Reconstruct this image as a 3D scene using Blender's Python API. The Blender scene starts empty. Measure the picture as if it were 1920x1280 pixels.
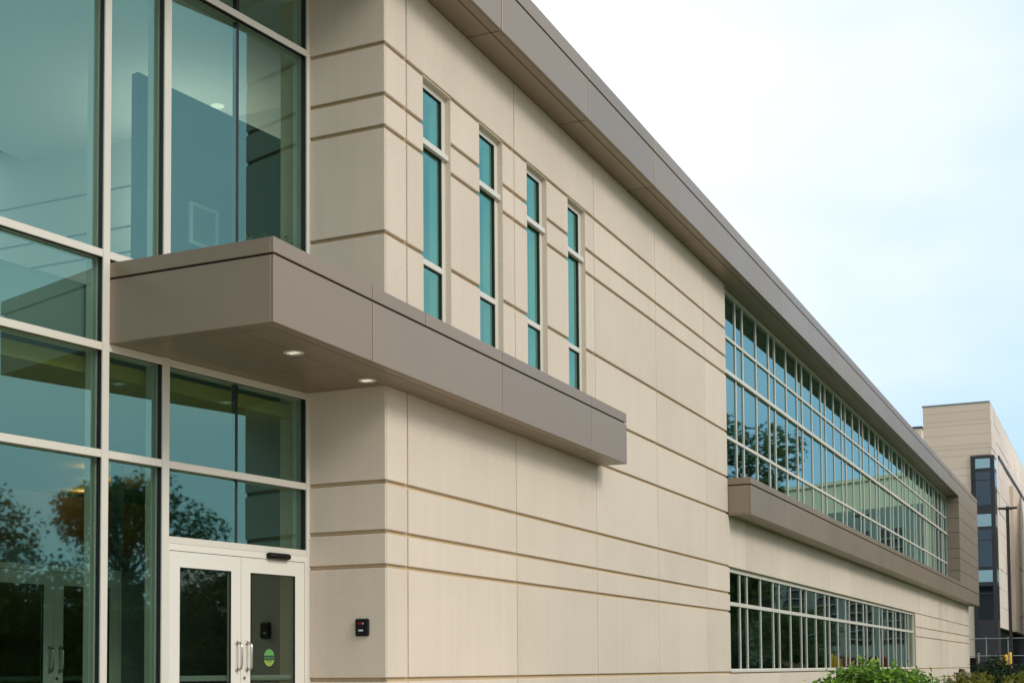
import bpy, bmesh, math, random
from mathutils import Vector, Matrix
random.seed(7)
SC = bpy.context.scene
COL = SC.collection
R = math.radians

# ------------------------------------------------------------------ camera
cam_d = bpy.data.cameras.new('camera')
cam = bpy.data.objects.new('camera', cam_d)
COL.objects.link(cam)
yaw, pitch, roll = R(24.3266), R(2.94263), R(-0.418667)
d = Vector((math.cos(yaw)*math.cos(pitch), math.sin(yaw)*math.cos(pitch), math.sin(pitch)))
r0 = Vector((math.sin(yaw), -math.cos(yaw), 0)); u0 = r0.cross(d)
r2 = r0*math.cos(roll) + u0*math.sin(roll); u2 = -r0*math.sin(roll) + u0*math.cos(roll)
M = Matrix((r2, u2, -d)).transposed().to_4x4()
M.translation = Vector((-11.933, -6.8, 1.05))
cam.matrix_world = M
cam_d.sensor_width = 36; cam_d.lens = 2532.012/1920*36
cam_d.shift_y = (1123.398-640)/1920
cam_d.clip_start = 0.1; cam_d.clip_end = 2000
SC.camera = cam

# ------------------------------------------------------------------ sky, sun, exposure
CLOUD = 9.4
SUN_EL, SUN_AZ = R(33), R(-106)          # azimuth measured from +x, towards -y
w = bpy.data.worlds.new('World'); SC.world = w; w.use_nodes = True
nt = w.node_tree; nt.nodes.clear()
def N(nt, typ, **kw):
    n = nt.nodes.new(typ)
    for k, v in kw.items():
        if k.startswith('i_'):
            n.inputs[k[2:].replace('_', ' ')].default_value = v
        else: setattr(n, k, v)
    return n
sky = N(nt, 'ShaderNodeTexSky', sky_type='NISHITA', sun_disc=False, sun_elevation=SUN_EL,
        sun_rotation=math.pi/2 - SUN_AZ, air_density=1.0, dust_density=0.6, ozone_density=1.0)
tc = N(nt, 'ShaderNodeTexCoord')
mp = N(nt, 'ShaderNodeMapping'); mp.inputs['Scale'].default_value = (1.0, 1.0, 2.2)
mp.inputs['Location'].default_value = (18.3653, 10.7712, 21.9199)
nt.links.new(tc.outputs['Generated'], mp.inputs['Vector'])
nz = N(nt, 'ShaderNodeTexNoise', i_Scale=1.1, i_Detail=5.0, i_Roughness=0.5)
nt.links.new(mp.outputs['Vector'], nz.inputs['Vector'])
cr = N(nt, 'ShaderNodeValToRGB')            # thin cloud sheet: pale blue where thin, white where thick
cr.color_ramp.elements[0].position = 0.28; cr.color_ramp.elements[0].color = (0.45, 0.70, 0.97, 1)
cr.color_ramp.elements[1].position = 0.46; cr.color_ramp.elements[1].color = (0.85, 0.93, 1.0, 1)
ce = cr.color_ramp.elements.new(0.68); ce.color = (1.22, 1.22, 1.20, 1)
nt.links.new(nz.outputs['Fac'], cr.inputs['Fac'])
gn = N(nt, 'ShaderNodeVectorMath', operation='SCALE'); gn.inputs['Scale'].default_value = CLOUD
nt.links.new(cr.outputs['Color'], gn.inputs[0])
mx = N(nt, 'ShaderNodeMixRGB', blend_type='MIX'); mx.inputs['Fac'].default_value = 0.88
nt.links.new(sky.outputs['Color'], mx.inputs['Color1'])
nt.links.new(gn.outputs[0], mx.inputs['Color2'])
bg = N(nt, 'ShaderNodeBackground', i_Strength=0.095)
nt.links.new(mx.outputs['Color'], bg.inputs['Color'])
wo = N(nt, 'ShaderNodeOutputWorld'); nt.links.new(bg.outputs['Background'], wo.inputs['Surface'])

sd = bpy.data.lights.new('sun', 'SUN'); sd.energy = 1.4; sd.angle = R(20); sd.color = (1.0, 0.955, 0.88)
so = bpy.data.objects.new('sun', sd); COL.objects.link(so)
sv = Vector((math.cos(SUN_EL)*math.cos(SUN_AZ), math.cos(SUN_EL)*math.sin(SUN_AZ), math.sin(SUN_EL)))
so.rotation_euler = (-sv).to_track_quat('-Z', 'Y').to_euler(); so.location = (0, -30, 40)

SC.view_settings.view_transform = 'Standard'; SC.view_settings.look = 'None'
SC.view_settings.gamma = 1; SC.view_settings.use_curve_mapping = False
SC.view_settings.exposure = 0.42

# ------------------------------------------------------------------ helpers
TH = R(8.53906); GD = 0.985              # glass wall skew and its offset at the return wall
ct, st = math.cos(TH), math.sin(TH)

def link(o, parent=None):
    COL.objects.link(o)
    if parent is not None: o.parent = parent
    return o
def tag(o, label, cat, group=None, kind=None):
    if label: o['label'] = label
    if cat: o['category'] = cat
    if group: o['group'] = group
    if kind: o['kind'] = kind
    return o
def empty(name, loc=(0,0,0), rz=0, parent=None):
    o = bpy.data.objects.new(name, None); o.empty_display_size = .2
    o.location = loc; o.rotation_euler = (0,0,rz)
    return link(o, parent)
_cache = {}
def box_mesh(w, dd, h, bev, mat):
    k = (round(w,4), round(dd,4), round(h,4), bev, mat.name)
    if k in _cache: return _cache[k]
    bm = bmesh.new(); bmesh.ops.create_cube(bm, size=1)
    for v in bm.verts: v.co = Vector((v.co.x*w, v.co.y*dd, v.co.z*h))
    if bev: bmesh.ops.bevel(bm, geom=list(bm.edges), offset=min(bev, .45*min(w,dd,h)), segments=1, affect='EDGES')
    me = bpy.data.meshes.new('piece'); bm.to_mesh(me); bm.free(); me.materials.append(mat)
    _cache[k] = me
    return me
def slab(name, x0, x1, y0, y1, z0, z1, mat, parent, bev=0.0):
    """one box, given by its extent in the parent's space"""
    o = bpy.data.objects.new(name, box_mesh(x1-x0, y1-y0, z1-z0, bev, mat))
    o.location = ((x0+x1)/2, (y0+y1)/2, (z0+z1)/2)
    return link(o, parent)
class MB:
    """collects boxes, prisms, tubes and rings into one mesh"""
    def __init__(s): s.v = []; s.f = []
    def box(s, x0, x1, y0, y1, z0, z1):
        b = len(s.v)
        s.v += [(x,y,z) for z in (z0,z1) for x,y in ((x0,y0),(x1,y0),(x1,y1),(x0,y1))]
        s.f += [tuple(b+i for i in q) for q in ((3,2,1,0),(4,5,6,7),(0,1,5,4),(1,2,6,5),(2,3,7,6),(3,0,4,7))]
        return s
    def prism(s, pts, z0, z1):
        b = len(s.v); n = len(pts)
        s.v += [(x,y,z0) for x,y in pts] + [(x,y,z1) for x,y in pts]
        s.f.append(tuple(b+i for i in reversed(range(n)))); s.f.append(tuple(b+n+i for i in range(n)))
        for i in range(n): j = (i+1) % n; s.f.append((b+i, b+j, b+n+j, b+n+i))
        return s
    def tube(s, path, rad, n=10):
        rads = rad if isinstance(rad, (list,tuple)) else [rad]*len(path)
        P = [Vector(p) for p in path]; b = len(s.v); prev = None
        for i, p in enumerate(P):
            t = (P[min(i+1,len(P)-1)] - P[max(i-1,0)]).normalized()
            a = prev if prev is not None else (Vector((0,0,1)) if abs(t.z) < .9 else Vector((1,0,0)))
            x = (a - t*a.dot(t)).normalized(); y = t.cross(x); prev = x
            for k in range(n):
                q = 2*math.pi*k/n; s.v.append(tuple(p + (x*math.cos(q)+y*math.sin(q))*rads[i]))
        for i in range(len(P)-1):
            for k in range(n):
                k2 = (k+1) % n; s.f.append((b+i*n+k, b+i*n+k2, b+(i+1)*n+k2, b+(i+1)*n+k))
        s.f.append(tuple(b+k for k in reversed(range(n)))); s.f.append(tuple(b+(len(P)-1)*n+k for k in range(n)))
        return s
    def lathe(s, c, prof, n=24):
        b = len(s.v)
        for (rr, z) in prof:
            for k in range(n):
                q = 2*math.pi*k/n; s.v.append((c[0]+rr*math.cos(q), c[1]+rr*math.sin(q), c[2]+z))
        for i in range(len(prof)-1):
            for k in range(n):
                k2 = (k+1) % n; s.f.append((b+i*n+k, b+i*n+k2, b+(i+1)*n+k2, b+(i+1)*n+k))
        return s
    def quad(s, a, b_, c, d_):
        b = len(s.v); s.v += [a, b_, c, d_]; s.f.append((b,b+1,b+2,b+3)); return s
    def build(s, name, mat, parent=None, smooth=False, loc=(0,0,0)):
        me = bpy.data.meshes.new(name); me.from_pydata(s.v, [], s.f); me.materials.append(mat); me.update()
        if smooth:
            for p in me.polygons: p.use_smooth = True
        o = bpy.data.objects.new(name, me); o.location = loc
        return link(o, parent)

# ------------------------------------------------------------------ materials
def mat_new(name):
    m = bpy.data.materials.new(name); m.use_nodes = True
    t = m.node_tree; t.nodes.clear()
    out = N(t, 'ShaderNodeOutputMaterial')
    return m, t, out
def ramp(t, src, p0, c0, p1, c1):
    c = N(t, 'ShaderNodeValToRGB')
    c.color_ramp.elements[0].position = p0; c.color_ramp.elements[0].color = (*c0, 1)
    c.color_ramp.elements[1].position = p1; c.color_ramp.elements[1].color = (*c1, 1)
    t.links.new(src, c.inputs['Fac']); return c.outputs['Color']
def surf(name, base, rough=.6, var=.06, vscale=1.2, fine=.05, fscale=90, bump=.0, bscale=150, metal=0.0, rnd=.03, spec=.5, streak=0.0):
    m, t, out = mat_new(name)
    b = N(t, 'ShaderNodeBsdfPrincipled'); t.links.new(b.outputs[0], out.inputs[0])
    b.inputs['Roughness'].default_value = rough; b.inputs['Metallic'].default_value = metal
    b.inputs['Specular IOR Level'].default_value = spec
    g = N(t, 'ShaderNodeNewGeometry')
    n1 = N(t, 'ShaderNodeTexNoise', i_Scale=vscale, i_Detail=4.0); t.links.new(g.outputs['Position'], n1.inputs['Vector'])
    n2 = N(t, 'ShaderNodeTexNoise', i_Scale=fscale, i_Detail=2.0); t.links.new(g.outputs['Position'], n2.inputs['Vector'])
    oi = N(t, 'ShaderNodeObjectInfo')
    def ma(op, a, bb):
        k = N(t, 'ShaderNodeMath', operation=op)
        for i, q in enumerate((a, bb)):
            if isinstance(q, (int, float)): k.inputs[i].default_value = q
            else: t.links.new(q, k.inputs[i])
        return k.outputs[0]
    s = ma('MULTIPLY', ma('SUBTRACT', n1.outputs['Fac'], .5), var*2.5)
    s = ma('ADD', s, ma('MULTIPLY', ma('SUBTRACT', n2.outputs['Fac'], .5), fine*2.5))
    s = ma('ADD', s, ma('MULTIPLY', ma('SUBTRACT', oi.outputs['Random'], .5), rnd*2))
    if streak:
        mpp = N(t, 'ShaderNodeMapping'); mpp.inputs['Scale'].default_value = (5, 5, .35)
        t.links.new(g.outputs['Position'], mpp.inputs['Vector'])
        n3 = N(t, 'ShaderNodeTexNoise', i_Scale=1.3, i_Detail=4.0); t.links.new(mpp.outputs[0], n3.inputs['Vector'])
        s = ma('ADD', s, ma('MULTIPLY', ma('SUBTRACT', n3.outputs['Fac'], .5), streak*2.5))
    s = ma('ADD', s, 1.0)
    v = N(t, 'ShaderNodeVectorMath', operation='SCALE'); v.inputs[0].default_value = base; t.links.new(s, v.inputs['Scale'])
    t.links.new(v.outputs[0], b.inputs['Base Color'])
    rr = ma('ADD', ma('MULTIPLY', ma('SUBTRACT', n1.outputs['Fac'], .5), .2), rough); t.links.new(rr, b.inputs['Roughness'])
    if bump:
        n4 = N(t, 'ShaderNodeTexNoise', i_Scale=bscale, i_Detail=3.0); t.links.new(g.outputs['Position'], n4.inputs['Vector'])
        bp = N(t, 'ShaderNodeBump', i_Strength=bump, i_Distance=.01); t.links.new(n4.outputs['Fac'], bp.inputs['Height'])
        t.links.new(bp.outputs[0], b.inputs['Normal'])
    return m
def glass_mat(name, trans, refl, f0, wob=.02, wscale=1.2, rough=.02):
    """thin coated glazing: tinted see-through plus a Fresnel reflection on the face the light meets first"""
    m, t, out = mat_new(name)
    g = N(t, 'ShaderNodeNewGeometry')
    nz = N(t, 'ShaderNodeTexNoise', i_Scale=wscale, i_Detail=1.0); t.links.new(g.outputs['Position'], nz.inputs['Vector'])
    bp = N(t, 'ShaderNodeBump', i_Strength=wob, i_Distance=.1); t.links.new(nz.outputs['Fac'], bp.inputs['Height'])
    dt = N(t, 'ShaderNodeVectorMath', operation='DOT_PRODUCT')
    t.links.new(g.outputs['Normal'], dt.inputs[0]); t.links.new(g.outputs['Incoming'], dt.inputs[1])
    def ma(op, a, bb=None):
        k = N(t, 'ShaderNodeMath', operation=op)
        for i, q in enumerate((a, bb)):
            if q is None: continue
            if isinstance(q, (int, float)): k.inputs[i].default_value = q
            else: t.links.new(q, k.inputs[i])
        return k.outputs[0]
    c = ma('ABSOLUTE', dt.outputs['Value'])
    f = ma('POWER', ma('SUBTRACT', 1.0, c), 5.0)
    f = ma('ADD', ma('MULTIPLY', f, 1-f0), f0)
    front = ma('SUBTRACT', 1.0, g.outputs['Backfacing'])
    f = ma('MULTIPLY', f, front)
    tr = N(t, 'ShaderNodeBsdfTransparent')
    mc = N(t, 'ShaderNodeMixRGB'); t.links.new(front, mc.inputs['Fac'])
    mc.inputs['Color1'].default_value = (1,1,1,1); mc.inputs['Color2'].default_value = (*trans, 1)
    t.links.new(mc.outputs[0], tr.inputs['Color'])
    gl = N(t, 'ShaderNodeBsdfGlossy', i_Roughness=rough); gl.inputs['Color'].default_value = (*refl, 1)
    t.links.new(bp.outputs[0], gl.inputs['Normal'])
    ms = N(t, 'ShaderNodeMixShader'); t.links.new(f, ms.inputs[0]); t.links.new(tr.outputs[0], ms.inputs[1]); t.links.new(gl.outputs[0], ms.inputs[2])
    t.links.new(ms.outputs[0], out.inputs[0])
    return m
def emis(name, col, s):
    m, t, out = mat_new(name); e = N(t, 'ShaderNodeEmission', i_Strength=s); e.inputs['Color'].default_value = (*col, 1)
    t.links.new(e.outputs[0], out.inputs[0]); return m
def leaf_mat(name, dark, light):
    m, t, out = mat_new(name)
    g = N(t, 'ShaderNodeNewGeometry')
    n1 = N(t, 'ShaderNodeTexNoise', i_Scale=6.0, i_Detail=2.0); t.links.new(g.outputs['Position'], n1.inputs['Vector'])
    ad = N(t, 'ShaderNodeMath', operation='ADD'); t.links.new(n1.outputs['Fac'], ad.inputs[0])
    ml = N(t, 'ShaderNodeMath', operation='MULTIPLY_ADD'); t.links.new(g.outputs['Random Per Island'], ml.inputs[0]); ml.inputs[1].default_value = .5; ml.inputs[2].default_value = -.25
    t.links.new(ml.outputs[0], ad.inputs[1])
    c = ramp(t, ad.outputs[0], .3, dark, .75, light)
    b = N(t, 'ShaderNodeBsdfPrincipled'); b.inputs['Roughness'].default_value = .45
    t.links.new(c, b.inputs['Base Color'])
    tl = N(t, 'ShaderNodeBsdfTranslucent'); t.links.new(c, tl.inputs['Color'])
    ms = N(t, 'ShaderNodeMixShader'); ms.inputs[0].default_value = .42
    t.links.new(b.outputs[0], ms.inputs[1]); t.links.new(tl.outputs[0], ms.inputs[2]); t.links.new(ms.outputs[0], out.inputs[0])
    return m

STONE = surf('precast_stone', (.615,.525,.425), .85, .075, .8, .12, 55, .5, 120, rnd=.042, spec=.2, streak=.042)
GROOVE = surf('groove_bounce_tone', (.55,.41,.25), .9, .05, 2, .05, 120, .2, 200, rnd=0, spec=.1)  # same stone; warm bounce light in the grooves is put into this colour
SEAL = surf('joint_sealant', (.30,.24,.17), .8, .03, 2, .03, 100, rnd=0)
METAL = surf('taupe_metal_panel', (.265,.203,.148), .40, .07, .7, .02, 60, .08, 2.5, rnd=.05, spec=.5, metal=.35)
GAP = surf('dark_panel_gap', (.02,.018,.016), .8, 0, 1, 0, 10, rnd=0)
ALU = surf('painted_aluminium', (.60,.56,.48), .4, .03, 1.5, .02, 80, rnd=.02)
DOORW = surf('door_paint', (.66,.625,.55), .38, .03, 1.5, .015, 80, rnd=.01)
GASKET = surf('black_gasket', (.012,.012,.013), .5, 0, 1, 0, 10, rnd=0)
STEEL = surf('brushed_steel', (.55,.52,.47), .28, .03, 3, .03, 200, metal=1.0, rnd=0)
BLACK = surf('black_plastic', (.006,.006,.007), .45, 0, 1, .02, 100, rnd=0, spec=.2)
WHITEIN = surf('interior_white', (.82,.82,.78), .8, .03, .5, .0, 10, rnd=0)
GREYIN = surf('interior_grey', (.16,.17,.17), .8, .06, .5, .02, 20, rnd=.05)
FLOORIN = surf('interior_floor', (.18,.17,.15), .4, .06, .5, .02, 20, rnd=0)
WOOD = surf('interior_wood', (.30,.15,.05), .5, .1, 2, .08, 25, rnd=0)
YELLOWIN = surf('interior_ochre', (.40,.30,.05), .8, .05, 1, 0, 10, rnd=0)
GLASS = glass_mat('entrance_glass', (.62,.80,.70), (.40,.86,.86), .19, .025, .5)
GLASSB = glass_mat('strip_glass', (.34,.48,.42), (.56,.86,.84), .30, .012, .7)
GLASSL = glass_mat('ground_floor_glass', (.34,.48,.42), (.62,.85,.82), .16, .045, .9)
GLASSS = glass_mat('slit_glass', (.40,.66,.58), (.44,.90,.74), .34, .015, .9)
GLASSD = glass_mat('door_glass', (.62,.74,.62), (.70,.88,.78), .15, .01, .8)
GLASST = glass_mat('tower_glass', (.10,.16,.20), (.45,.62,.75), .10, .02, .3)
SPANDREL = surf('pale_spandrel_glass', (.22,.38,.45), .15, .03, .5, 0, 10, rnd=.04, spec=.8)
GREEN = surf('decal_green', (.10,.28,.08), .5, .02, 5, 0, 10, rnd=0)
YGREEN = surf('decal_yellow_green', (.23,.33,.05), .5, .02, 5, 0, 10, rnd=0)
DKGREEN = surf('decal_dark', (.02,.06,.04), .5, 0, 5, 0, 10, rnd=0)
REDLED = emis('red_indicator', (.45,.02,.015), .28)
WHITEPRINT = surf('white_print', (.6,.6,.6), .6, 0, 1, 0, 1, rnd=0)
LAWN = surf('lawn_grass', (.07,.11,.03), .95, .35, .8, .25, 40, .6, 60, rnd=0, spec=.1)
ASPH = surf('asphalt_road', (.06,.06,.058), .9, .15, .4, .15, 60, .3, 120, rnd=0, spec=.2)
CONC = surf('concrete_paving', (.52,.45,.35), .85, .06, .7, .05, 60, .15, 90, rnd=.03, spec=.2)
TSTONE = surf('tower_stone', (.62,.51,.41), .85, .04, .4, .03, 10, rnd=.03, spec=.2)
TLIGHT = surf('tower_pale_stone', (.64,.56,.50), .85, .04, .4, .03, 10, rnd=.03, spec=.2)
TDARK = surf('dark_window_metal', (.018,.018,.024), .6, .05, 1, 0, 10, rnd=0)
TBASE = surf('dark_screened_base', (.012,.02,.017), .95, .1, .6, .05, 10, rnd=0, spec=.05)
POLE = surf('dark_bronze_paint', (.022,.017,.015), .4, .05, 1, 0, 10, rnd=0)
GALV = surf('galvanised_steel', (.20,.22,.22), .6, .05, 2, .03, 30, rnd=.03)
YELLOW = surf('safety_yellow', (.75,.42,.02), .5, .05, 3, .02, 30, rnd=.03)
RED = surf('red_paint', (.42,.04,.03), .5, .1, 2, .03, 30, rnd=.03)
BARK = surf('bark', (.10,.075,.05), .95, .2, 3, .2, 20, .6, 30, rnd=0)
CREAM = surf('cream_cladding', (.70,.63,.44), .8, .05, .3, .02, 10, rnd=.02)
GREYCLAD = surf('grey_cladding', (.20,.24,.22), .8, .05, .3, .02, 10, rnd=.02)
SOIL = surf('bare_soil', (.16,.10,.05), .95, .25, .6, .2, 10, .5, 20, rnd=0, spec=.1)
LEAF_BRIGHT = leaf_mat('bright_leaves', (.05,.13,.012), (.24,.42,.04))
LEAF_DARK = leaf_mat('dark_needles', (.008,.022,.008), (.045,.085,.022))
LEAF_YELL = leaf_mat('yellow_green_needles', (.10,.11,.008), (.32,.31,.03))
LEAF_TREE = leaf_mat('tree_leaves', (.04,.08,.02), (.18,.26,.06))

# ------------------------------------------------------------------ ground
def sheet(name, x0, x1, y0, y1, z, mat):
    o = MB().quad((x0,y0,z),(x1,y0,z),(x1,y1,z),(x0,y1,z)).build(name, mat); o['kind'] = 'structure'; return o
sheet('ground', -900, 900, -900, 900, -.16, LAWN)
sheet('road', -300, 300, -21, -13, -.152, ASPH)
pv = MB().box(-40, 4.0, -12, 1.6, -.155, -.02).build('pavement', CONC); pv['kind'] = 'structure'
kb = MB().box(-300, 300, -13.0, -12.8, -.16, -.03).build('kerb', CONC); kb['kind'] = 'structure'

# ------------------------------------------------------------------ main building
B = empty('office_building')
tag(B, 'long cream stone building with taupe roof fascia, entrance canopy and glazed entrance', 'building')
MOD = 2.80
VJ = [.475 + MOD*k for k in range(21)]           # vertical joints of the precast panels
ZR = [-.15, .60, .952, 2.11, 2.46, 2.97, 3.985, 4.675, 5.55, 6.66, 7.00, 7.54, 8.425]
SX0, SX1 = 13.15, 49.5                             # upper window strip
LX0, LX1 = 13.20, 38.45                            # ground floor window strip
FX1 = 57.0
SLITS = [(.85,1.515),(2.265,2.925),(3.668,4.325),(5.068,5.728)]
SLZ0 = 4.60
# wall cores (behind the panels), one box per solid region
YB0, YB1 = .035, .30
fw = MB()
solid = [(.04,SX0,-.15,SLZ0), (.04,.85,SLZ0,7.54), (5.728,SX0,SLZ0,7.54), (.04,SX0,7.54,8.42),
         (SX0,LX0,-.15,3.95), (LX0,LX1,-.15,.96), (LX0,LX1,2.97,3.95), (LX1,FX1,-.15,3.95)]
for (a,b) in ((1.515,2.265),(2.925,3.668),(4.325,5.068)): solid.append((a,b,SLZ0,7.54))
for (a,b,z0,z1) in solid: fw.box(a,b,YB0,YB1,z0,z1)
facade = fw.build('facade_wall', GROOVE, B)
HG, VG = .021, .0115                                # half groove heights and widths
def row(z0, z1, xs, g0=HG, g1=HG):
    """xs: list of (x0,x1,left joint?,right joint?)"""
    for (a,b,l,r) in xs:
        a2 = a + (VG if l else 0); b2 = b - (VG if r else 0)
        if l and abs(a-.475) < .01: a2 += .006
        slab('stone_panel', a2, b2, 0, .05, z0+g0, z1-g1, STONE, facade, .007)
def cut(x0, x1, joints, holes=()):
    cuts = [(x0, False)] + [(j, True) for j in joints if x0+.05 < j < x1-.05] + [(x1, False)]
    out = []
    for (a,ja),(b,jb) in zip(cuts[:-1], cuts[1:]):
        segs = [(a,b,ja,jb)]
        for (h0,h1) in holes:
            ns = []
            for (p,q,l,r) in segs:
                if h1 <= p or h0 >= q: ns.append((p,q,l,r)); continue
                if h0 > p: ns.append((p,h0,l,False))
                if h1 < q: ns.append((h1,q,False,r))
            segs = ns
        out += segs
    return out
for z0, z1 in zip(ZR[:-1], ZR[1:]):
    g0 = 0 if z0 < 0 else HG; g1 = 0 if z1 > 8.4 else HG
    if z0 >= 3.9:
        holes = SLITS if (z0 >= 4.6 and z1 <= 7.6) else ()
        row(z0, z1, cut(.032, SX0, VJ, holes), g0, g1)
    elif abs(z0-2.97) < .01:
        row(z0, z1, cut(.032, SX0, VJ), g0, g1)
    elif z0 >= .9:
        row(z0, z1, cut(.032, LX0, VJ), g0, g1); row(z0, z1, cut(LX1, FX1, VJ), g0, g1)
    else:
        row(z0, z1, cut(.032, FX1, VJ), g0, g1 if z1 < .9 else HG)
# band of tall panels between the ground floor strip and the ledge (no horizontal joints)
row(2.97, 3.952, cut(SX0, FX1, [j for j in VJ if j > 13.5 and j < FX1-.3]), HG*.2, 0)
# return wall beside the entrance
rw = MB().box(.035, .30, .05, 1.3, -.15, 8.42).build('return_wall', GROOVE, B)
for z0, z1 in zip(ZR[:-1], ZR[1:]):
    g0 = 0 if z0 < 0 else HG; g1 = 0 if z1 > 8.4 else HG
    slab('stone_panel', 0, .022, .0, 1.02, z0+g0, z1-g1, STONE, rw, .006)
slab('corner_joint', .0225, .0315, .006, .05, -.15, 8.42, SEAL, rw)
# end wall at the far corner
ew = MB().box(FX1-.3, FX1-.001, .301, 14, -.15, 9.1).build('end_wall', STONE, B)

# interior shell
MB().box(-13.2, FX1-.3, 13.6, 14, -.15, 9.1).build('back_wall', GREYIN, B)
MB().box(-13.2, FX1-.3, 4.0, 13.6, 3.95, 4.55).build('upper_floor', FLOORIN, B)
MB().prism([(.31,.31),(FX1-.3,.31),(FX1-.3,4.0),(.31,4.0)], 3.98, 4.50).build('upper_floor_edge', GREYIN, B)
MB().prism([(-13.2,1.05+.16*13.2),(.3,1.25),(.3,.35),(FX1-.3,.35),(FX1-.3,13.6),(-13.2,13.6)], -.15, -.01).build('ground_floor', FLOORIN, B)
MB().prism([(.31,.31),(FX1-.31,.31),(FX1-.31,7.2),(.31,7.2)], 8.28, 8.40).build('ceiling', WHITEIN, B)
MB().box(8.0, FX1-.31, 5.2, 5.3, 4.6, 8.28).build('corridor_wall', GREYIN, B)
MB().box(3.0, FX1-.31, 5.2, 5.3, .0, 3.95).build('corridor_wall', GREYIN, B)
MB().box(8.0, 8.1, .4, 5.2, 4.6, 8.28).build('cross_wall', WHITEIN, B)
MB().box(-13.2, -13.0, 3.2, 13.6, -.15, 9.1).build('side_wall', GREYIN, B)

# ------------------------------------------------------------------ slit windows
for (a,b) in SLITS:
    yf = .07
    fr = MB().box(a,a+.045,yf,yf+.16,SLZ0,7.53).box(b-.092,b-.007,yf,yf+.16,SLZ0,7.53)
    fr.box(a+.045,b-.092,yf,yf+.16,7.465,7.53).box(a+.045,b-.092,yf,yf+.16,SLZ0,SLZ0+.07)
    fr = fr.build('slit_window', ALU, B)
    slab('transom_bar', a+.003, b-.008, .025, yf+.14, 6.80, 6.868, ALU, fr, .004)
    slab('transom_bar', a+.047, b-.094, yf-.006, yf+.15, 5.485, 5.553, ALU, fr, .004)
    for (z0,z1) in ((SLZ0+.07,5.485),(5.553,6.80),(6.868,7.465)):
        slab('pane', a+.045, b-.104, yf+.022, yf+.036, z0, z1-.012, GLASSS, fr)
        slab('gasket', b-.104, b-.0925, yf+.004, yf+.04, z0, z1, GASKET, fr)
        slab('gasket', a+.045, b-.104, yf+.004, yf+.04, z1-.012, z1-.0005, GASKET, fr)
    slab('sill', a, b, .0, .068, SLZ0-.03, SLZ0+.02, STONE, fr)
    slab('stone_reveal', b-.006, b-.0005, .004, .225, SLZ0+.02, 7.53, STONE, fr)
    slab('stone_reveal', a+.0005, b-.0065, .004, .225, 7.531, 7.5395, STONE, fr)
    slab('blind', a+.06, b-.22, .34, .36, {0:5.1,1:5.9,2:4.75,3:6.3}[SLITS.index((a,b))], 7.5, WHITEIN, fr)

# ------------------------------------------------------------------ upper window strip
def strip(name, x0, x1, z0, z1, bars, mull, yg, glass, bw=.022):
    fr = MB().box(x0,x1,yg-.05,yg+.10,z1-.075,z1).box(x0,x1,yg-.05,yg+.10,z0,z0+.06)
    fr.box(x0,x0+.05,yg-.05,yg+.10,z0+.06,z1-.075).box(x1-.05,x1,yg-.05,yg+.10,z0+.06,z1-.075)
    fr = fr.build(name, ALU, B)
    zs = [z0+.06]
    for (zb, hb, pr) in bars:
        slab('transom_bar', x0+.05, x1-.05, yg-pr, yg+.10, zb-hb, zb+hb, ALU, fr, .004)
        zs += [zb-hb, zb+hb]
    zs.append(z1-.075)
    xs = [x0+.05] + [m for m in mull if x0+.3 < m < x1-.3] + [x1-.05]
    for (p,q) in zip(zs[0::2], zs[1::2]):
        for m in xs[1:-1]:
            slab('mullion', m-bw, m+bw, yg-.024, yg-.001, p, q, ALU, fr, .003)
            slab('mullion_back', m-bw+.004, m+bw-.004, yg+.015, yg+.06, p, q, TDARK, fr)
        for i in range(len(xs)-1):
            a = xs[i] + (bw if i else 0); b = xs[i+1] - (bw if i < len(xs)-2 else 0)
            slab('pane', a, b, yg, yg+.014, p, q, glass, fr)
    return fr
MU = []
for k in range(-1, 15): MU += [14.27+MOD*k, 14.84+MOD*k, 15.95+MOD*k]
strip('upper_window_strip', SX0, SX1, 4.55, 8.415, [(5.515,.032,.035),(6.79,.04,.06),(7.485,.028,.035)], MU, .12, GLASSB)
strip('lower_window_strip', LX0, LX1, .965, 2.965, [(2.28,.038,.04)], [m+.05 for m in MU], .12, GLASSL)
slab('window_sill', LX0-.002, LX1+.002, -.012, .075, .955, 1.0, ALU, B, .004)

# ------------------------------------------------------------------ roof with fascia and soffit
RY = -.45
rf = MB().box(-13.5, 57.55, RY+.03, 4.2, 8.45, 9.14).box(-13.5, 57.55, 10.5, 14.2, 8.45, 9.14).box(-4.3, 57.55, 4.2, 7.8, 8.45, 9.14).box(2.35, 57.55, 7.8, 10.5, 8.45, 9.14).box(-13.5, -12.5, 4.2, 10.5, 8.45, 9.14).build('roof', GAP, B)   # opening added out of view, to let daylight brighten the gallery
FJ = [1.95+MOD*k - .0 for k in range(-6, 20)]
def runs(x0, x1, joints, g=.010):
    c = [x0] + [j for j in joints if x0+.2 < j < x1-.2] + [x1]
    return [(a + (g if i else 0), b - (g if i < len(c)-2 else 0)) for i, (a,b) in enumerate(zip(c[:-1], c[1:]))]
for (a,b) in runs(-13.5, 57.6, FJ):
    slab('fascia_panel', a, b, RY, RY+.03, 8.42, 8.955, METAL, rf, .003)
    slab('coping_panel', a, b, RY-.004, .3, 8.975, 9.17, METAL, rf, .004)
    slab('soffit_strip', a, b, RY+.032, -.315, 8.42, 8.45, METAL, rf, .003)
    if a < 13 or a > 49.4:
        slab('soffit_panel', a, b, -.305, -.002 if a > -.9 else 1.0, 8.42, 8.45, METAL, rf, .003)
    else:
        slab('soffit_panel', a, b, -.305, .069, 8.42, 8.45, METAL, rf, .003)

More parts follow.
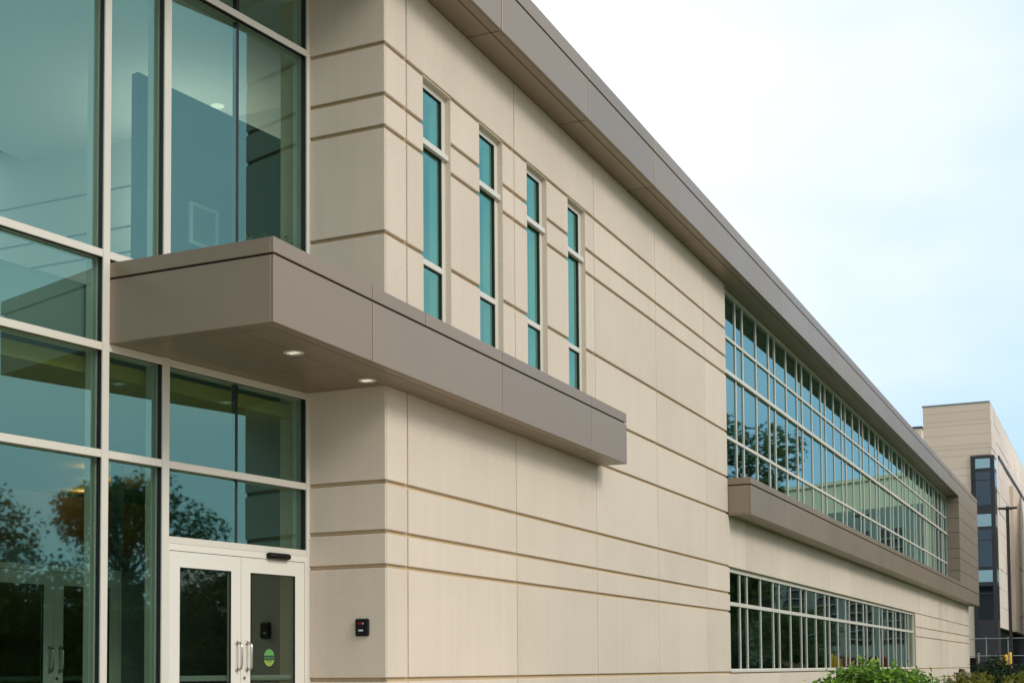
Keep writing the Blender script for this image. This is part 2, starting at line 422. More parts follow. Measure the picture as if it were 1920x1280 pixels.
# ledge under the upper strip and the fin at its end
LY = -.45; LZ0, LZ1 = 3.945, 4.655
lg = MB().box(SX0+.02, 57.55, LY+.03, .06, LZ0+.03, LZ1-.03).build('window_ledge', GAP, B)
LJ = [13.16+MOD*k for k in range(1, 17)]
for (a,b) in runs(SX0, 57.6, LJ):
    slab('fascia_panel', a, b, LY, LY+.03, LZ0, 4.505, METAL, lg, .003)
    slab('soffit_strip', a, b, LY+.032, -.315, LZ0, LZ0+.03, METAL, lg, .003)
    slab('soffit_panel', a, b, -.305, -.004, LZ0, LZ0+.03, METAL, lg, .003)
    if a < 49.4: slab('coping_panel', a, min(b,49.4), LY-.004, .068, 4.53, LZ1, METAL, lg, .004)
slab('end_panel', SX0, SX0+.03, LY+.032, -.004, LZ0+.032, 4.505, METAL, lg, .003)
fn = MB().box(49.45, 57.55, LY+.03, .06, LZ1-.02, 8.44).build('end_fin', GAP, B)
FZ = [4.53, 5.18, 5.73, 6.15, 6.85, 7.48, 8.16, 8.418]
for z0, z1 in zip(FZ[:-1], FZ[1:]):
    slab('fin_panel', 49.42, 57.6, LY, LY+.03, z0+.008, z1-(.008 if z1 < 8.4 else 0), METAL, fn, .003)
    slab('fin_side_panel', 49.42, 49.45, LY+.032, .068, z0+.008, z1-(.008 if z1 < 8.4 else 0), METAL, fn, .003)
slab('end_panel', 57.57, 57.6, LY+.032, .3, LZ0, 8.4, METAL, fn, .003)

# ------------------------------------------------------------------ entrance canopy
CX0, CX1, CY, CZ0, CZ1 = -2.62, 6.17, -.43, 3.952, 4.675
gy = lambda x: GD - math.tan(TH)*x - .006/ct        # just in front of the glass wall
cn = MB().prism([(CX0+.03,CY+.03),(CX1-.03,CY+.03),(CX1-.03,-.003),(-.004,-.003),(-.004,gy(0)),(CX0+.03,gy(CX0+.03))], CZ0+.03, CZ1-.02).build('entrance_canopy', GAP, B)
for (a,b) in runs(CX0, CX1, [-.99, 1.945, 4.78], .0065):
    slab('fascia_panel', a, b, CY, CY+.03, CZ0, 4.522, METAL, cn, .003)
    slab('soffit_strip', max(a,CX0+.032), min(b,CX1-.032), CY+.032, -.310, CZ0, CZ0+.03, METAL, cn, .002)
for (a,b) in runs(CX0, CX1, [-2.45, -.99, .084, 1.95, 4.79], .0065):
    slab('coping_panel', a, b, CY, CY+.032, 4.542, CZ1, METAL, cn, .003)
MB().prism([(CX0,CY+.034),(CX1,CY+.034),(CX1,-.004),(-.005,-.004),(-.005,gy(0)),(CX0+.032,gy(CX0+.03))], CZ1-.018, CZ1-.004).build('top_sheet', METAL, cn)
slab('end_panel', CX0, CX0+.03, CY+.032, gy(CX0)-.002, CZ0, 4.522, METAL, cn, .003)
slab('coping_panel', CX0, CX0+.03, CY+.034, gy(CX0)-.002, 4.542, CZ1, METAL, cn, .003)
slab('end_panel', CX1-.03, CX1, CY+.032, -.004, CZ0, 4.522, METAL, cn, .003)
slab('coping_panel', CX1-.03, CX1, CY+.034, -.004, 4.542, CZ1, METAL, cn, .003)
gp = .003
def soff(pts): MB().prism(pts, CZ0, CZ0+.03).build('soffit_panel', METAL, cn)
slab('soffit_strip', CX0+.032, CX0+.15, -.304, gy(CX0+.12), CZ0, CZ0+.03, METAL, cn, .002)
soff([(CX0+.156,-.304),(-.99-gp,-.304),(-.99-gp,.012),(CX0+.156,.012)])
soff([(-.99+gp,-.304),(-.006,-.304),(-.006,.012),(-.99+gp,.012)])
soff([(.0,-.304),(1.945-gp,-.304),(1.945-gp,-.005),(.0,-.005)])
soff([(1.945+gp,-.304),(4.78-gp,-.304),(4.78-gp,-.005),(1.945+gp,-.005)])
soff([(4.78+gp,-.304),(CX1-.032,-.304),(CX1-.032,-.005),(4.78+gp,-.005)])
soff([(CX0+.156,.018),(-.99-gp,.018),(-.99-gp,gy(-.99-gp)),(CX0+.156,gy(CX0+.156))])
soff([(-.99+gp,.018),(-.006,.018),(-.006,gy(0)),(-.99+gp,gy(-.99+gp))])
LAMPW = emis('downlight_glow', (1.0,.95,.75), .75)
LAMPG = surf('lamp_reflector', (.75,.75,.62), .15, .02, 5, 0, 10, metal=.9, rnd=0)
for (x,y) in ((-1.61,.04),(-.288,.045)):
    ring = MB().lathe((x,y,CZ0), [(.068,-.001),(.070,-.006),(.092,-.006),(.096,-.001)], 28).build('downlight', ALU, cn, True)
    MB().lathe((x,y,CZ0), [(.068,-.0015),(.055,-.0018),(.0005,-.002)], 28).build('reflector', LAMPG, ring)
    for sx in (-.022, .022):
        slab('louvre', x+sx-.005, x+sx+.005, y-.055, y+.055, CZ0-.005, CZ0-.0022, LAMPW, ring)  # bright slivers in the reflector, put in as glowing bars

# ------------------------------------------------------------------ entrance curtain wall (skewed)
gl = MB()
CW = None
root_cw = (.018, GD, 0)
# main outer frame: right jamb and head run
m = MB().box(-.05,.03,-.075,.12,-.05,8.40)
CW = m.build('glass_curtain_wall', ALU, B, loc=root_cw); CW.rotation_euler = (0,0,-TH)
SV = [(-2.73,-2.655), (-2.03,-1.945)]
SVL = [(-4.35,-4.275), (-5.95,-5.875), (-7.55,-7.475), (-9.15,-9.075), (-10.75,-10.675), (-12.35,-12.275)]
HB = [7.55, 4.71, 3.88, 2.93]                       # bottoms of the horizontal bars
HT = .07
def cap_v(s0, s1, z0, z1):
    slab('mullion', s0, s1, -.078, -.058, z0, z1, ALU, CW, .003)
    slab('gasket', s0+.008, s1-.008, -.058, -.001, z0, z1, GASKET, CW)
    slab('mullion_back', s0+.006, s1-.006, .016, .16, z0, z1, ALU, CW, .003)
def cap_h(s0, s1, z0, z1):
    slab('transom_bar', s0, s1, -.074, -.058, z0, z1, ALU, CW, .003)
    slab('gasket', s0, s1, -.057, -.001, z0+.006, z1-.006, GASKET, CW)
    slab('transom_back', s0, s1, .017, .13, z0+.006, z1-.006, ALU, CW, .003)
for (a,b) in SV + SVL: cap_v(a, b, -.05, 8.40)
slab('gasket', -.058, -.05, -.06, -.001, 2.30, 8.40, GASKET, CW)
spans = []
edges = sorted(SVL) + SV
for i, e in enumerate(edges):
    nxt = edges[i+1][0] if i+1 < len(edges) else -.05
    spans.append((e[1], nxt))
for (a,b) in spans:
    for z in HB: cap_h(a, b, z, z+HT)
    slab('transom_bar', a, b, -.074, .12, 8.34, 8.40, ALU, CW)
    if a < -2.1:
        slab('transom_bar', a, b, -.074, .12, -.05, .08, ALU, CW)
zc = [.08] + sorted(HB) + [8.34]
for (a,b) in spans:
    door = a > -2.0
    for i in range(len(zc)-1):
        z0 = zc[i] + (HT if i else 0); z1 = zc[i+1]
        if door and i == 0: continue
        cols = [(a,b)] if not door else [(a,-1.02),(-.985,b)]
        for (p,q) in cols: slab('pane', p, q, 0, .016, z0, z1, GLASS, CW)
        if door: slab('silicone_joint', -1.02, -.985, -.002, .05, z0, z1, GASKET, CW)
# light above the doors
cap_h(-1.945, -.05, 2.235, 2.30)
for (p,q) in ((-1.945,-1.02),(-.985,-.05)): slab('pane', p, q, 0, .016, 2.30, 2.93, GLASS, CW)
slab('silicone_joint', -1.02, -.985, -.002, .05, 2.30, 2.93, GASKET, CW)

# ------------------------------------------------------------------ doors
def d_pull(mb, s, z0, z1):
    out = .068
    pts = [(s,0,z0),(s,-out*.65,z0),(s,-out*.93,z0+.018),(s,-out,z0+.045),(s,-out,z1-.045),(s,-out*.93,z1-.018),(s,-out*.65,z1),(s,0,z1)]
    mb.tube(pts, .0125, 10)
    for z in (z0,z1): mb.tube([(s,0,z),(s,-.008,z)], .021, 14)
def door_set(parent, y, ds, pane_mat, decals):
    hd = MB().box(-1.945+ds,-.05+ds,y-.03,y+.10,2.172,2.234).box(-.076+ds,-.05+ds,y-.03,y+.10,-.05,2.172).box(-1.945+ds,-1.94+ds,y-.03,y+.10,-.05,2.172)
    hd.build('door_frame', DOORW, parent)
    for (a,b,la,lb,hs) in ((-1.937,-1.008,-1.806,-1.14,-1.062),(-1.003,-.081,-.875,-.223,-.925)):
        a+=ds; b+=ds; la+=ds; lb+=ds; hs+=ds
        y0, y1 = y-.028, y+.022
        lf = MB().box(a,la,y0,y1,.0,2.166).box(lb,b,y0,y1,.0,2.166).box(la,lb,y0,y1,2.02,2.166).box(la,lb,y0,y1,.0,.26)
        lf = lf.build('door', DOORW, parent)
        slab('pane', la, lb, y-.004, y+.008, .26, 2.02, pane_mat, lf)
        slab('gasket', la, la+.006, y0-.001, y0+.02, .26, 2.02, GASKET, lf)
        slab('gasket', lb-.006, lb, y0-.001, y0+.02, .26, 2.02, GASKET, lf)
        slab('gasket', la+.006, lb-.006, y0-.001, y0+.02, 2.014, 2.02, GASKET, lf)
        slab('push_bar', la-.02, lb+.02, y+.03, y+.08, .955, 1.01, GALV, lf, .006)
        pm = MB(); d_pull(pm, hs, 1.065, 1.325); pm.build('pull_handle', STEEL, lf, True, (0,y0,0))
        if hs-ds > -1:
            MB().tube([(-.962+ds,y0,.983),(-.962+ds,y0-.012,.983)], [.017,.015], 16).build('lock_cylinder', STEEL, lf)
            c = (-.582+ds, 1.183)
            if decals:
                n = 40; rx, rz = .077, .086
                def arc(lo, hi):
                    return [(c[0]+rx*math.cos(q), c[1]+rz*math.sin(q)) for q in [lo+(hi-lo)*k/n for k in range(n+1)]]
                def flat(name, pts, yy, mm):
                    MB2 = MB(); b0 = len(MB2.v); MB2.v += [(p[0], yy, p[1]) for p in pts] + [(p[0], yy+.001, p[1]) for p in pts]
                    k = len(pts); MB2.f.append(tuple(range(k))); MB2.f.append(tuple(reversed(range(k,2*k))))
                    for i in range(k): j=(i+1)%k; MB2.f.append((j,i,k+i,k+j))
                    return MB2.build(name, mm, lf)
                yy = y-.0055
                a1 = math.asin(.022/rz); a2 = math.asin(-.026/rz)
                flat('door_decal', arc(a1, math.pi-a1), yy, GREEN)
                flat('door_decal', arc(math.pi-a2, 2*math.pi+a2), yy, YGREEN)
                flat('door_decal', [(c[0]-.078,c[1]-.022),(c[0]+.078,c[1]-.022),(c[0]+.078,c[1]+.018),(c[0]-.078,c[1]+.018)], yy, DKGREEN)
                for (txt, zz, size, mm) in (('AUTOMATIC', -.012, .0245, GREEN), ('DOOR', -.045, .024, DKGREEN)):
                    cu = bpy.data.curves.new('decal_text', 'FONT'); cu.body = txt; cu.size = size; cu.align_x = 'CENTER'; cu.extrude = .0004
                    to = bpy.data.objects.new('decal_text', cu); link(to)
                    bpy.context.view_layer.update()
                    me = bpy.data.meshes.new_from_object(to.evaluated_get(bpy.context.evaluated_depsgraph_get()))
                    bpy.data.objects.remove(to)
                    me.materials.clear(); me.materials.append(mm)
                    t2 = bpy.data.objects.new('decal_text', me); t2.rotation_euler = (R(90),0,0); t2.location = (c[0], yy-.0008, c[1]+zz); link(t2, lf)
        elif decals:
            slab('mail_plate', la+.002, la+.21, y+.012, y+.03, 1.155, 1.25, BLACK, lf, .002)
door_set(CW, -.045, 0, GLASSD, True)
# motion sensor over the right leaf
def wpt(s, off, z):   # curtain wall space -> world
    return (s*ct + off*st, GD - s*st + off*ct, z)
sn = MB()
n = 14; prof = [(0.0,.028),(.02,.032),(.045,.030),(.062,.018),(.066,0),(.062,-.018),(.045,-.030),(.02,-.032),(0,-.028)]
b0 = 0
secs = [(-.155,.55),(-.148,.85),(-.135,1.0),(.135,1.0),(.148,.85),(.155,.55)]
for (s,k) in secs:
    sn.v += [(s, -p[0]*k, p[1]*k) for p in prof]
for i in range(len(secs)-1):
    for j in range(len(prof)):
        j2 = (j+1) % len(prof); L = len(prof)
        sn.f.append((i*L+j, (i+1)*L+j, (i+1)*L+j2, i*L+j2))
sn.f.append(tuple(range(len(prof)))); sn.f.append(tuple(reversed(range((len(secs)-1)*len(prof), len(secs)*len(prof)))))
sno = sn.build('door_sensor', BLACK, None, True, wpt(-.482, -.076, 2.205)); sno.rotation_euler = (0,0,-TH)
tag(sno, 'small black motion sensor on the frame above the right entrance door', 'sensor')

# inner vestibule doors, seen dimly through the left pane
IV = MB().box(-5.6,2.9,2.96,3.10,2.24,2.40).box(-1.86,-1.78,2.96,3.10,2.40,3.70).box(.09,.17,2.96,3.10,2.40,3.70).box(-5.6,-1.80,2.96,3.10,-.01,2.34).box(.13,2.9,2.96,3.10,-.01,2.34).build('vestibule_wall', GREYIN, B, loc=root_cw); IV.rotation_euler = (0,0,-TH)
door_set(IV, 2.98, .18, GLASSD, False)
wb = MB().box(-5,2.5,5.2,5.3,0,3.4).build('wood_panel_wall', WOOD, B, loc=root_cw); wb.rotation_euler = (0,0,-TH)
# vestibule ceiling with lit downlights, upper gallery partition and ceiling
vc = MB().box(-12.6,2.8,.2,10.5,3.72,3.86).build('vestibule_ceiling', YELLOWIN, B, loc=root_cw); vc.rotation_euler = (0,0,-TH)
LOBBY_LAMPS = [(1.05,4.6),(1.95,5.45),(2.55,6.6)]
DLM = emis('warm_downlight', (1.0,.62,.25), 1.2)
for (s,o) in LOBBY_LAMPS:
    MB().lathe((s,o,3.715), [(.0005,0),(.06,0),(.075,.004)], 18).build('ceiling_downlight', DLM, vc)
    ld = bpy.data.lights.new('lobby_lamp', 'POINT'); ld.energy = 2.2; ld.color = (1.0,.62,.28); ld.shadow_soft_size = .06
    lo = bpy.data.objects.new('lobby_lamp', ld); lo.location = (s,o,3.60); link(lo, vc)
uc = MB().box(-4.2,2.0,.15,6.2,8.24,8.33).build('gallery_ceiling', WHITEIN, B, loc=root_cw); uc.rotation_euler = (0,0,-TH)
gs = MB().box(2.3,2.45,2.6,13.5,4.56,8.44).build('gallery_side_wall', WHITEIN, B)
for z in (5.6,6.7,7.05,7.6): slab('wall_reveal', 2.294, 2.2995, 2.7, 13.4, z-.012, z+.012, GREYIN, gs)
up = MB().box(-.56,2.2,1.95,2.05,4.55,7.70).build('gallery_partition', TDARK, B, loc=root_cw); up.rotation_euler = (0,0,-TH)
for (s_, o_) in ((.75,3.0),(1.35,3.9),(1.5,2.8)):  # added fill lamps and discs, hidden behind the partition to brighten the gallery
    MB().lathe((s_,o_,8.236), [(.0005,0),(.07,0),(.085,.003)], 18).build('ceiling_downlight', LAMPW, uc)
    ld = bpy.data.lights.new('gallery_fill_lamp', 'POINT'); ld.energy = 6.5; ld.color = (1.0,.93,.82); ld.shadow_soft_size = .08
    lo = bpy.data.objects.new('gallery_fill_lamp', ld); lo.location = (s_,o_,7.2); link(lo, uc)
pf = MB().box(.20,.65,1.915,1.945,5.97,6.01).box(.20,.65,1.915,1.945,6.42,6.46).box(.20,.24,1.915,1.945,6.01,6.42).box(.61,.65,1.915,1.945,6.01,6.42).build('picture_frame', WHITEIN, None, loc=root_cw); pf.rotation_euler = (0,0,-TH)
tag(pf, 'framed notice on the dark partition behind the glass above the canopy', 'picture frame')
slab('notice_sheet', .24, .61, 1.93, 1.944, 6.01, 6.42, GREYIN, pf)
ub = MB().box(-12.6,1.2,10.6,10.7,4.55,8.40).build('gallery_back_wall', WHITEIN, B, loc=root_cw); ub.rotation_euler = (0,0,-TH)
uf = MB().box(-12.6,2.4,.2,3.3,4.0,4.52).build('gallery_floor', GREYIN, B, loc=root_cw); uf.rotation_euler = (0,0,-TH)

# card reader on the return wall
crd = slab('card_reader', -.032, -.0005, .186, .346, 1.396, 1.574, BLACK, None, .012)
tag(crd, 'black wall card reader with red light on the stone return beside the doors', 'card reader')
slab('indicator_light', -.0345, -.0325, -.005-.01, .03, .027, .047, REDLED, crd).location = (-.0175, .02, .042)
slab('status_mark', -.001, .001, -.004, .004, -.009, .009, WHITEPRINT, crd).location = (-.0175, -.018, .040)
slab('printed_mark', -.001, .001, -.027, .027, -.008, .008, WHITEPRINT, crd).location = (-.0172, .008, -.030)

# ------------------------------------------------------------------ background tower
T = empty('stone_tower', (92,1.65,0))
tag(T, 'tall tan stone tower block with dark corner window bay beyond the building', 'building')
tw = MB().box(.06,60,.06,4.7,3.9,20.35).build('wall', TSTONE, T)
tz = [3.9,4.7,5.5,6.2,6.95,7.7,8.4,9.15,9.9,10.6,11.35,12.1,12.8,13.55,14.3,15.05,15.57,16.5,17.01,17.31,18.05,18.79,19.12,19.79,20.35]
for z0,z1 in zip(tz[:-1], tz[1:]):
    y0 = 1.42 if z1 < 16.6 else 0
    slab('stone_panel', 0, .07, y0, 4.72, z0+.007, z1-.007, TSTONE, T if False else tw, .0)
random.seed(11)
for z0,z1 in zip(tz[:-1:2], tz[2::2]):
    x = .3 if z1 > 16.5 else 1.9
    while x < 58:
        L = random.choice((3.0,4.2,5.5,6.4)); x1 = min(x+L, 59)
        slab('stone_panel', x+.02, x1-.02, -.02-.05*random.random(), .07, z0+.015, z1-.015, TLIGHT, tw)
        x = x1
slab('parapet_cap', -.05, 60, -.01, 4.78, 20.35, 20.43, GALV, tw)
slab('dark_reveal', 6.0, 60, -.12, -.03, 16.95, 17.25, TDARK, tw)
slab('pilaster', 17.0, 21.5, -.32, .0, 3.9, 16.2, TSTONE, tw)
bay = MB().box(-.12,1.86,-.22,1.40,.0,16.42).build('corner_bay', TDARK, T)
for (z0,z1,mm) in ((15.48,16.18,SPANDREL),(12.75,15.2,GLASST),(11.2,12.1,SPANDREL),(8.25,10.95,GLASST),(7.14,8.0,SPANDREL),(4.4,6.85,GLASST)):
    slab('pane', -.14, -.118, .06, 1.08, z0, z1, mm, bay)
    slab('pane', .1, 1.7, -.24, -.218, z0, z1, mm, bay)
for (z) in (14.6, 10.2, 6.3): slab('glazing_bar', -.16, -.1205, .0, 1.36, z-.04, z+.04, TDARK, bay)
slab('glazing_bar', -.16, -.1205, 1.12, 1.2, .0, 16.3, TDARK, bay)
slab('recessed_base', .4, 60, .3, 4.6, 0, 3.9, TBASE, T)
slab('base_wall', .0, .399, 1.42, 4.7, 0, 3.9, TSTONE, T)

# lower block behind it
A = empty('rooftop_block', (120,10.1,0))
tag(A, 'small tan block peeking over the roof fascia left of the tower', 'building')
bw_ = MB().box(0,14,0,5,0,23.6).build('wall', TSTONE, A)
slab('roof_edge', -.1, 14.1, -.1, 5.1, 23.6, 23.75, TDARK, A)

# ------------------------------------------------------------------ building mirrored in the upper strip
O = empty('cream_opposite_building', (119.6,-38.8,0), R(25))
tag(O, 'cream building with dark louvred windows mirrored in the upper window strip', 'building')
ow = MB().box(0,20,0,34.5,0,17.2).build('wall', CREAM, O)
slab('lower_cladding', -.15, -.001, .5, 34.0, 0, 14.7, GREYCLAD, ow)
for k in range(9):
    y = 2.0 + 3.5*k
    wn = MB().box(-.25,-.151,y,y+2.2,3.0,12.8).build('window', TDARK, O)
    for j in range(12): slab('louvre', -.45, -.255, y+.05, y+2.15, 3.3+.78*j, 3.42+.78*j, GALV, wn)
slab('roof_edge', -.2, 20.2, -.2, 34.7, 17.2, 17.5, CREAM, O)

# ------------------------------------------------------------------ light pole
Pm = empty('light_pole', (45,-2.75,-.15))
tag(Pm, 'dark slim light pole with two flat lamp heads in front of the tower', 'light pole')
MB().box(-.06,.06,-.06,.06,.3,7.52).build('pole', POLE, Pm)
MB().lathe((0,0,0), [(.001,0),(.26,0),(.26,.28),(.10,.34),(.085,.36)], 18).build('base', CONC, Pm)
for s in (-1,1):
    h = MB().prism([(-.16,s*.10),(.16,s*.10),(.13,s*.62),(-.13,s*.62)][::s], 7.40, 7.47).build('lamp_head', POLE, Pm)
    h.rotation_euler = (R(s*2),0,0)
    slab('arm', -.03, .03, min(s*.06,s*.12), max(s*.06,s*.12), 7.41, 7.46, POLE, Pm)

# ------------------------------------------------------------------ chain link fence
Fc = empty('chain_link_fence', (75,0,-.16))
tag(Fc, 'grey chain link fence with rails in front of the dark tower base', 'fence')
for y in (2.05,.80,-.45,-1.7,-2.95): MB().tube([(0,y,0),(0,y,2.95)], .035, 8).build('post', GALV, Fc)
for z in (2.85,1.80): MB().tube([(-.04,2.3,z),(-.04,-3.2,z)], .028, 8).build('rail', GALV, Fc)
wm = MB()
for k in range(-14, 28):
    for sg in (1,-1):
        y0 = -3.2 + k*.2; pts = []
        a = (y0, 0.0); b = (y0 + sg*2.8, 2.8)
        lo, hi = 0.0, 1.0
        for t in [i/28 for i in range(29)]:
            yy = a[0]+(b[0]-a[0])*t
            if -3.2 <= yy <= 2.3: pts.append(t)
        if len(pts) > 1:
            t0, t1 = pts[0], pts[-1]
            wm.tube([(0,a[0]+(b[0]-a[0])*t0,2.8*t0),(0,a[0]+(b[0]-a[0])*t1,2.8*t1)], .004, 3)
wmo = wm.build('wire_mesh', POLE, Fc); wmo['kind'] = 'stuff'

# ------------------------------------------------------------------ small things at the far corner
def bollard(x, y, zt, label):
    o = MB().lathe((0,0,0), [(.001,0),(.055,0),(.055,zt-.04),(.045,zt-.012),(.02,zt),(.001,zt+.002)], 16).build('bollard', YELLOW, None, True, (x,y,-.16))
    tag(o, label, 'bollard', 'yellow bollards by the light pole')
bollard(40,-2.77,1.49,'shortest yellow bollard, leftmost of the three behind the dark shrubs')
bollard(40,-2.925,1.61,'middle yellow bollard of the three behind the dark shrubs')
bollard(40.1,-3.06,1.69,'tallest yellow bollard, right beside the dark light pole')
bn = empty('black_cabinet', (58.1,-.05,-.16))
tag(bn, 'black utility cabinet standing at the far corner of the stone building', 'cabinet')
slab('body', -.25,.25,-.15,.15,.9,1.55, BLACK, bn, .02); slab('lid', -.27,.27,-.16,.16,1.552,1.60, BLACK, bn, .01)
slab('plinth', -.27,.27,-.17,.17,0,.898, CONC, bn, .01)
pp = MB().tube([(0,0,0),(0,0,1.82)], .045, 10).tube([(0,0,1.8),(0,0,1.87)], .06, 10).build('pipe_post', CONC, None, False, (62,.05,-.16))
tag(pp, 'pale thin post between the black cabinet and the dark shrubs', 'post')
fl = empty('floodlight', (48.2,-.32,-.16))
tag(fl, 'small dark floodlight on a stake in front of the stone wall base', 'floodlight')
MB().tube([(0,0,0),(0,0,.88)], .03, 8).build('stake', POLE, fl)
hd = MB().box(-.24,.24,-.10,.10,.88,.93); hd.build('bracket', POLE, fl)
hh = MB().prism([(-.20,-.10),(.18,-.10),(.13,.11),(-.14,.11)], .94, 1.10).build('lamp_head', TDARK, fl); hh.rotation_euler = (R(12),0,0)

# ------------------------------------------------------------------ plants
def leaves(pts, size, nrm_up=.5, jitter=1.0, narrow=.5):
    vs = []; fs = []
    for p in pts:
        s = size*(.6+.8*random.random())
        n = Vector((random.gauss(0,1), random.gauss(0,1), random.gauss(0,1)+nrm_up)).normalized()
        a = n.orthogonal().normalized(); a.rotate(Matrix.Rotation(random.random()*6.28, 3, n)); b = n.cross(a)
        i = len(vs); c = Vector(p)
        tip = n*(-.25*s)
        vs += [tuple(c-a*s*.5), tuple(c-a*.05*s+b*s*narrow*.5+n*.06*s), tuple(c+a*s*.55+tip), tuple(c-a*.05*s-b*s*narrow*.5+n*.06*s)]
        fs += [(i,i+1,i+2),(i,i+2,i+3)]
    return vs, fs
def mesh_obj(name, vs, fs, mat, parent):
    me = bpy.data.meshes.new(name); me.from_pydata(vs, [], fs); me.materials.append(mat); me.update()
    return link(bpy.data.objects.new(name, me), parent)
def shrub(loc, rx, ry, h, nstem, nleaf, size, mat, label, narrow=.55, spike=False, group=None):
    t = empty('shrub', loc); tag(t, label, 'shrub', group)
    sm = MB(); pts = []
    for k in range(nstem):
        q = random.random()*6.28; rr = math.sqrt(random.random())
        ex, ey = rx*rr*math.cos(q), ry*rr*math.sin(q)
        hz = h*(1-.42*rr*rr)*(.82+.26*random.random())
        path = [(ex*.15,ey*.15,0),(ex*.55,ey*.55,hz*.5),(ex,ey,hz)]
        sm.tube(path, [.014,.010,.004], 5)
        for j in range(nleaf//nstem):
            u = 1-(random.random()**1.6)*.75
            a = 2*(1-u); P = Vector(path[1])*(a) + Vector(path[2])*(1-a) if u > .5 else Vector(path[0])*(1-2*u)+Vector(path[1])*(2*u)
            sp = (.05 if spike else .11)*h
            pts.append(P + Vector((random.gauss(0,sp),random.gauss(0,sp),random.gauss(0,sp*.5))))
    sm.build('stems', BARK, t)
    vs, fs = leaves(pts, size, .9 if not spike else .1, narrow=narrow)
    mesh_obj('foliage', vs, fs, mat, t)
random.seed(3)
GZ = -.16
shrub((7.5,-3.16,GZ), .42,.45,1.08, 46, 7500, .085, LEAF_BRIGHT, 'bright green broadleaf shrub below the ground floor windows, leftmost of three')
shrub((7.7,-3.45,GZ), .52,.5,1.24, 46, 7500, .085, LEAF_BRIGHT, 'bright green broadleaf shrub between two others, reaching up over the window sill')
shrub((8.0,-3.92,GZ), .52,.5,1.17, 46, 7500, .085, LEAF_BRIGHT, 'bright green broadleaf shrub next to the low yellow-green juniper')
shrub((20,-3.65,GZ), 1.1,.8,1.06, 70, 7000, .09, LEAF_YELL, 'low yellow-green juniper nearest the bright green shrubs', .14, True)
shrub((20.6,-4.7,GZ), 1.1,.8,.98, 70, 7000, .09, LEAF_YELL, 'low yellow-green juniper in front of the dark evergreen shrubs', .14, True)
shrub((31,-3.25,GZ), 1.0,.75,1.42, 80, 8000, .12, LEAF_DARK, 'dark evergreen shrub nearest the far corner of the building', .2, True)
shrub((32,-4.25,GZ), 1.0,.8,1.22, 80, 8000, .12, LEAF_DARK, 'dark evergreen shrub in front of the yellow bollards and pole', .2, True)
shrub((33,-5.2,GZ), 1.0,.8,1.85, 80, 8000, .12, LEAF_DARK, 'dark evergreen shrub at the right edge of the picture', .2, True)

pl = empty('potted_plant', wpt(-.14, .42, 4.52)); tag(pl, 'dark leafy plant in a pot standing inside the glass above the canopy', 'plant')
MB().lathe((0,0,0), [(.001,0),(.12,0),(.16,.32),(.15,.33),(.001,.30)], 18).build('pot', GREYIN, pl, True)
stm = MB(); lp = []
for k in range(14):
    q = 6.283*k/14; rr = .10+.16*random.random(); hz = .85+.25*random.random()
    stm.tube([(0,0,.3),(rr*.5*math.cos(q),rr*.5*math.sin(q),.65),(rr*math.cos(q),rr*math.sin(q),hz)], [.008,.006,.003], 5)
    lp += [Vector((rr*math.cos(q),rr*math.sin(q),hz)) + Vector((random.gauss(0,.05),random.gauss(0,.05),random.gauss(0,.07))) for _ in range(16)]
stm.build('stems', BARK, pl)
_v, _f = leaves(lp, .09, .6, narrow=.4); mesh_obj('foliage', _v, _f, LEAF_DARK, pl)

def tree(loc, h, cr, nleaf, label, size=.3, zlo=.26):
    t = empty('tree', loc); tag(t, label, 'tree', 'trees across the road')
    tr = MB(); tr.tube([(0,0,0),(.05,0,h*.2),(-.05,.05,h*.5),(0,0,h*.85)], [.26*h/10,.2*h/10,.13*h/10,.03], 10)
    cl = []
    for k in range(60):
        z = h*(zlo+.04+(.92-zlo)*random.random()); prof_ = math.sin(math.pi*min(1,max(.10,.12+(z/h-zlo)/(1.16-zlo))))**.6
        q = random.random()*6.28; rr = cr*prof_*(.35+.65*random.random())
        p = (rr*math.cos(q), rr*math.sin(q), z)
        tr.tube([(0,0,z*.72),(p[0]*.5,p[1]*.5,z*.85),p], [.07,.045,.012], 5)
        cl.append((Vector(p), cr*(.22+.22*random.random())))
    cl.append((Vector((0,0,h*.92)), cr*.28))
    tr.build('trunk', BARK, t, True)
    pts = []
    for j in range(nleaf):
        c, rad = random.choice(cl)
        v = Vector((random.gauss(0,1),random.gauss(0,1),random.gauss(0,1))).normalized()*rad*(random.random()**.4)
        v.z *= .75; pts.append(c+v)
    vs, fs = leaves(pts, size, .5, narrow=.6)
    mesh_obj('crown', vs, fs, LEAF_TREE, t)
random.seed(21)
tree((60,-15.2,GZ), 15.8, 5.8, 46000, 'leafy dark green tree mirrored at the left end of the upper strip', .36)
tree((14.5,-25,GZ), 7.2, 3.3, 22000, 'leafy tree mirrored in the glass above the entrance doors', .15, .06)
tree((9.0,-27,GZ), 7.2, 3.3, 22000, 'leafy tree mirrored in the tall pane left of the entrance doors', .15, .06)
tree((4.2,-26,GZ), 6.4, 3.2, 22000, 'leafy tree mirrored in the lowest pane at the left edge', .15, .06)
tree((20.5,-27,GZ), 4.6, 3.2, 16000, 'low bushy tree mirrored in the right entrance door', .15, .04)
tree((26.5,-28,GZ), 4.4, 3.2, 16000, 'low bushy tree farthest right across the road', .15, .04)
tree((11.8,-29.5,GZ), 4.6, 3.4, 16000, 'low bushy tree behind the two trees across the road', .15, .04)
tree((0,-29,GZ), 5.0, 3.4, 16000, 'low bushy tree farthest left across the road', .15, .04)

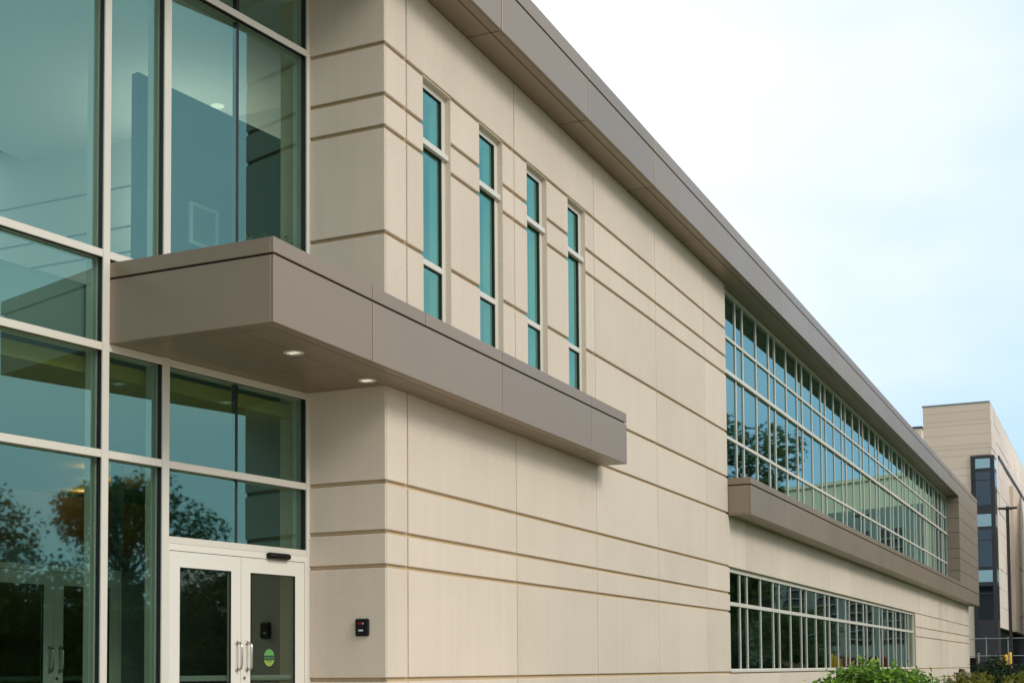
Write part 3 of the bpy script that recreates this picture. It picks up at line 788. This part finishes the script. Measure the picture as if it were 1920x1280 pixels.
tree((82,-13.5,GZ), 5.2, 3.6, 12000, 'low bushy tree mirrored in the ground floor windows, nearer the red container', .2, .04)
tree((86,-20.5,GZ), 5.4, 3.8, 12000, 'low bushy tree mirrored in the ground floor windows, farther from the red container', .2, .04)
tree((90,-28,GZ), 5.4, 3.8, 12000, 'low bushy tree mirrored in the ground floor windows, left end of its row', .2, .04)

hg = empty('hedge', (20,-34,GZ)); tag(hg, 'long dark clipped hedge behind the trees across the road', 'hedge')
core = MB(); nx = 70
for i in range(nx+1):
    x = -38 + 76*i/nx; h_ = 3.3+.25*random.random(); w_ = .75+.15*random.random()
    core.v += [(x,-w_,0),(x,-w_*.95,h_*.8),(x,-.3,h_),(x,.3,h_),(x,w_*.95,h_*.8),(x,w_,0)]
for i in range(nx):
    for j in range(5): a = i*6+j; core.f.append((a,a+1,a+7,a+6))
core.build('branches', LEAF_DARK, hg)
hp = [Vector((random.uniform(-38,38), .75+.25*random.random(), 3.5*random.random())) for _ in range(16000)] + [Vector((random.uniform(-38,38), random.uniform(-.6,.8), 3.3+.35*random.random())) for _ in range(6000)]
_v, _f = leaves(hp, .2, .4, narrow=.6); mesh_obj('foliage', _v, _f, LEAF_TREE, hg)

# red container and soil heap mirrored in the ground floor windows
dc = empty('red_container', (66,-6.6,GZ))
tag(dc, 'red ribbed container mirrored in the ground floor windows', 'container')
slab('body', 0,3.2,-1.0,1.0,.25,1.65, RED, dc, .02)
for k in range(7): slab('rib', .2+.45*k,.32+.45*k,-1.05,1.05,.3,1.6, RED, dc)
slab('rim', -.05,3.25,-1.06,1.06,1.66,1.76, RED, dc)
for (x,y) in ((.4,-.8),(.4,.8),(2.8,-.8),(2.8,.8)): MB().tube([(x,y-.06,.12),(x,y+.06,.12)], .12, 12).build('wheel', BLACK, dc)
hm = MB(); nx, ny = 26, 16
for i in range(nx+1):
    for j in range(ny+1):
        x = -6+12*i/nx; y = -3+6*j/ny
        e = max(0, 1-(x/6)**2-(y/3)**2)
        hm.v.append((x, y, e*1.5*(.75+.25*math.sin(1.7*x+1)*math.cos(1.3*y)) + .08*random.random()*e - .02))
for i in range(nx):
    for j in range(ny):
        a = i*(ny+1)+j; hm.f.append((a, a+ny+1, a+ny+2, a+1))
sh = hm.build('soil_heap', SOIL, None, True, (56,-8.4,GZ)); tag(sh, 'brown heap of bare soil mirrored in the ground floor windows', 'soil heap')
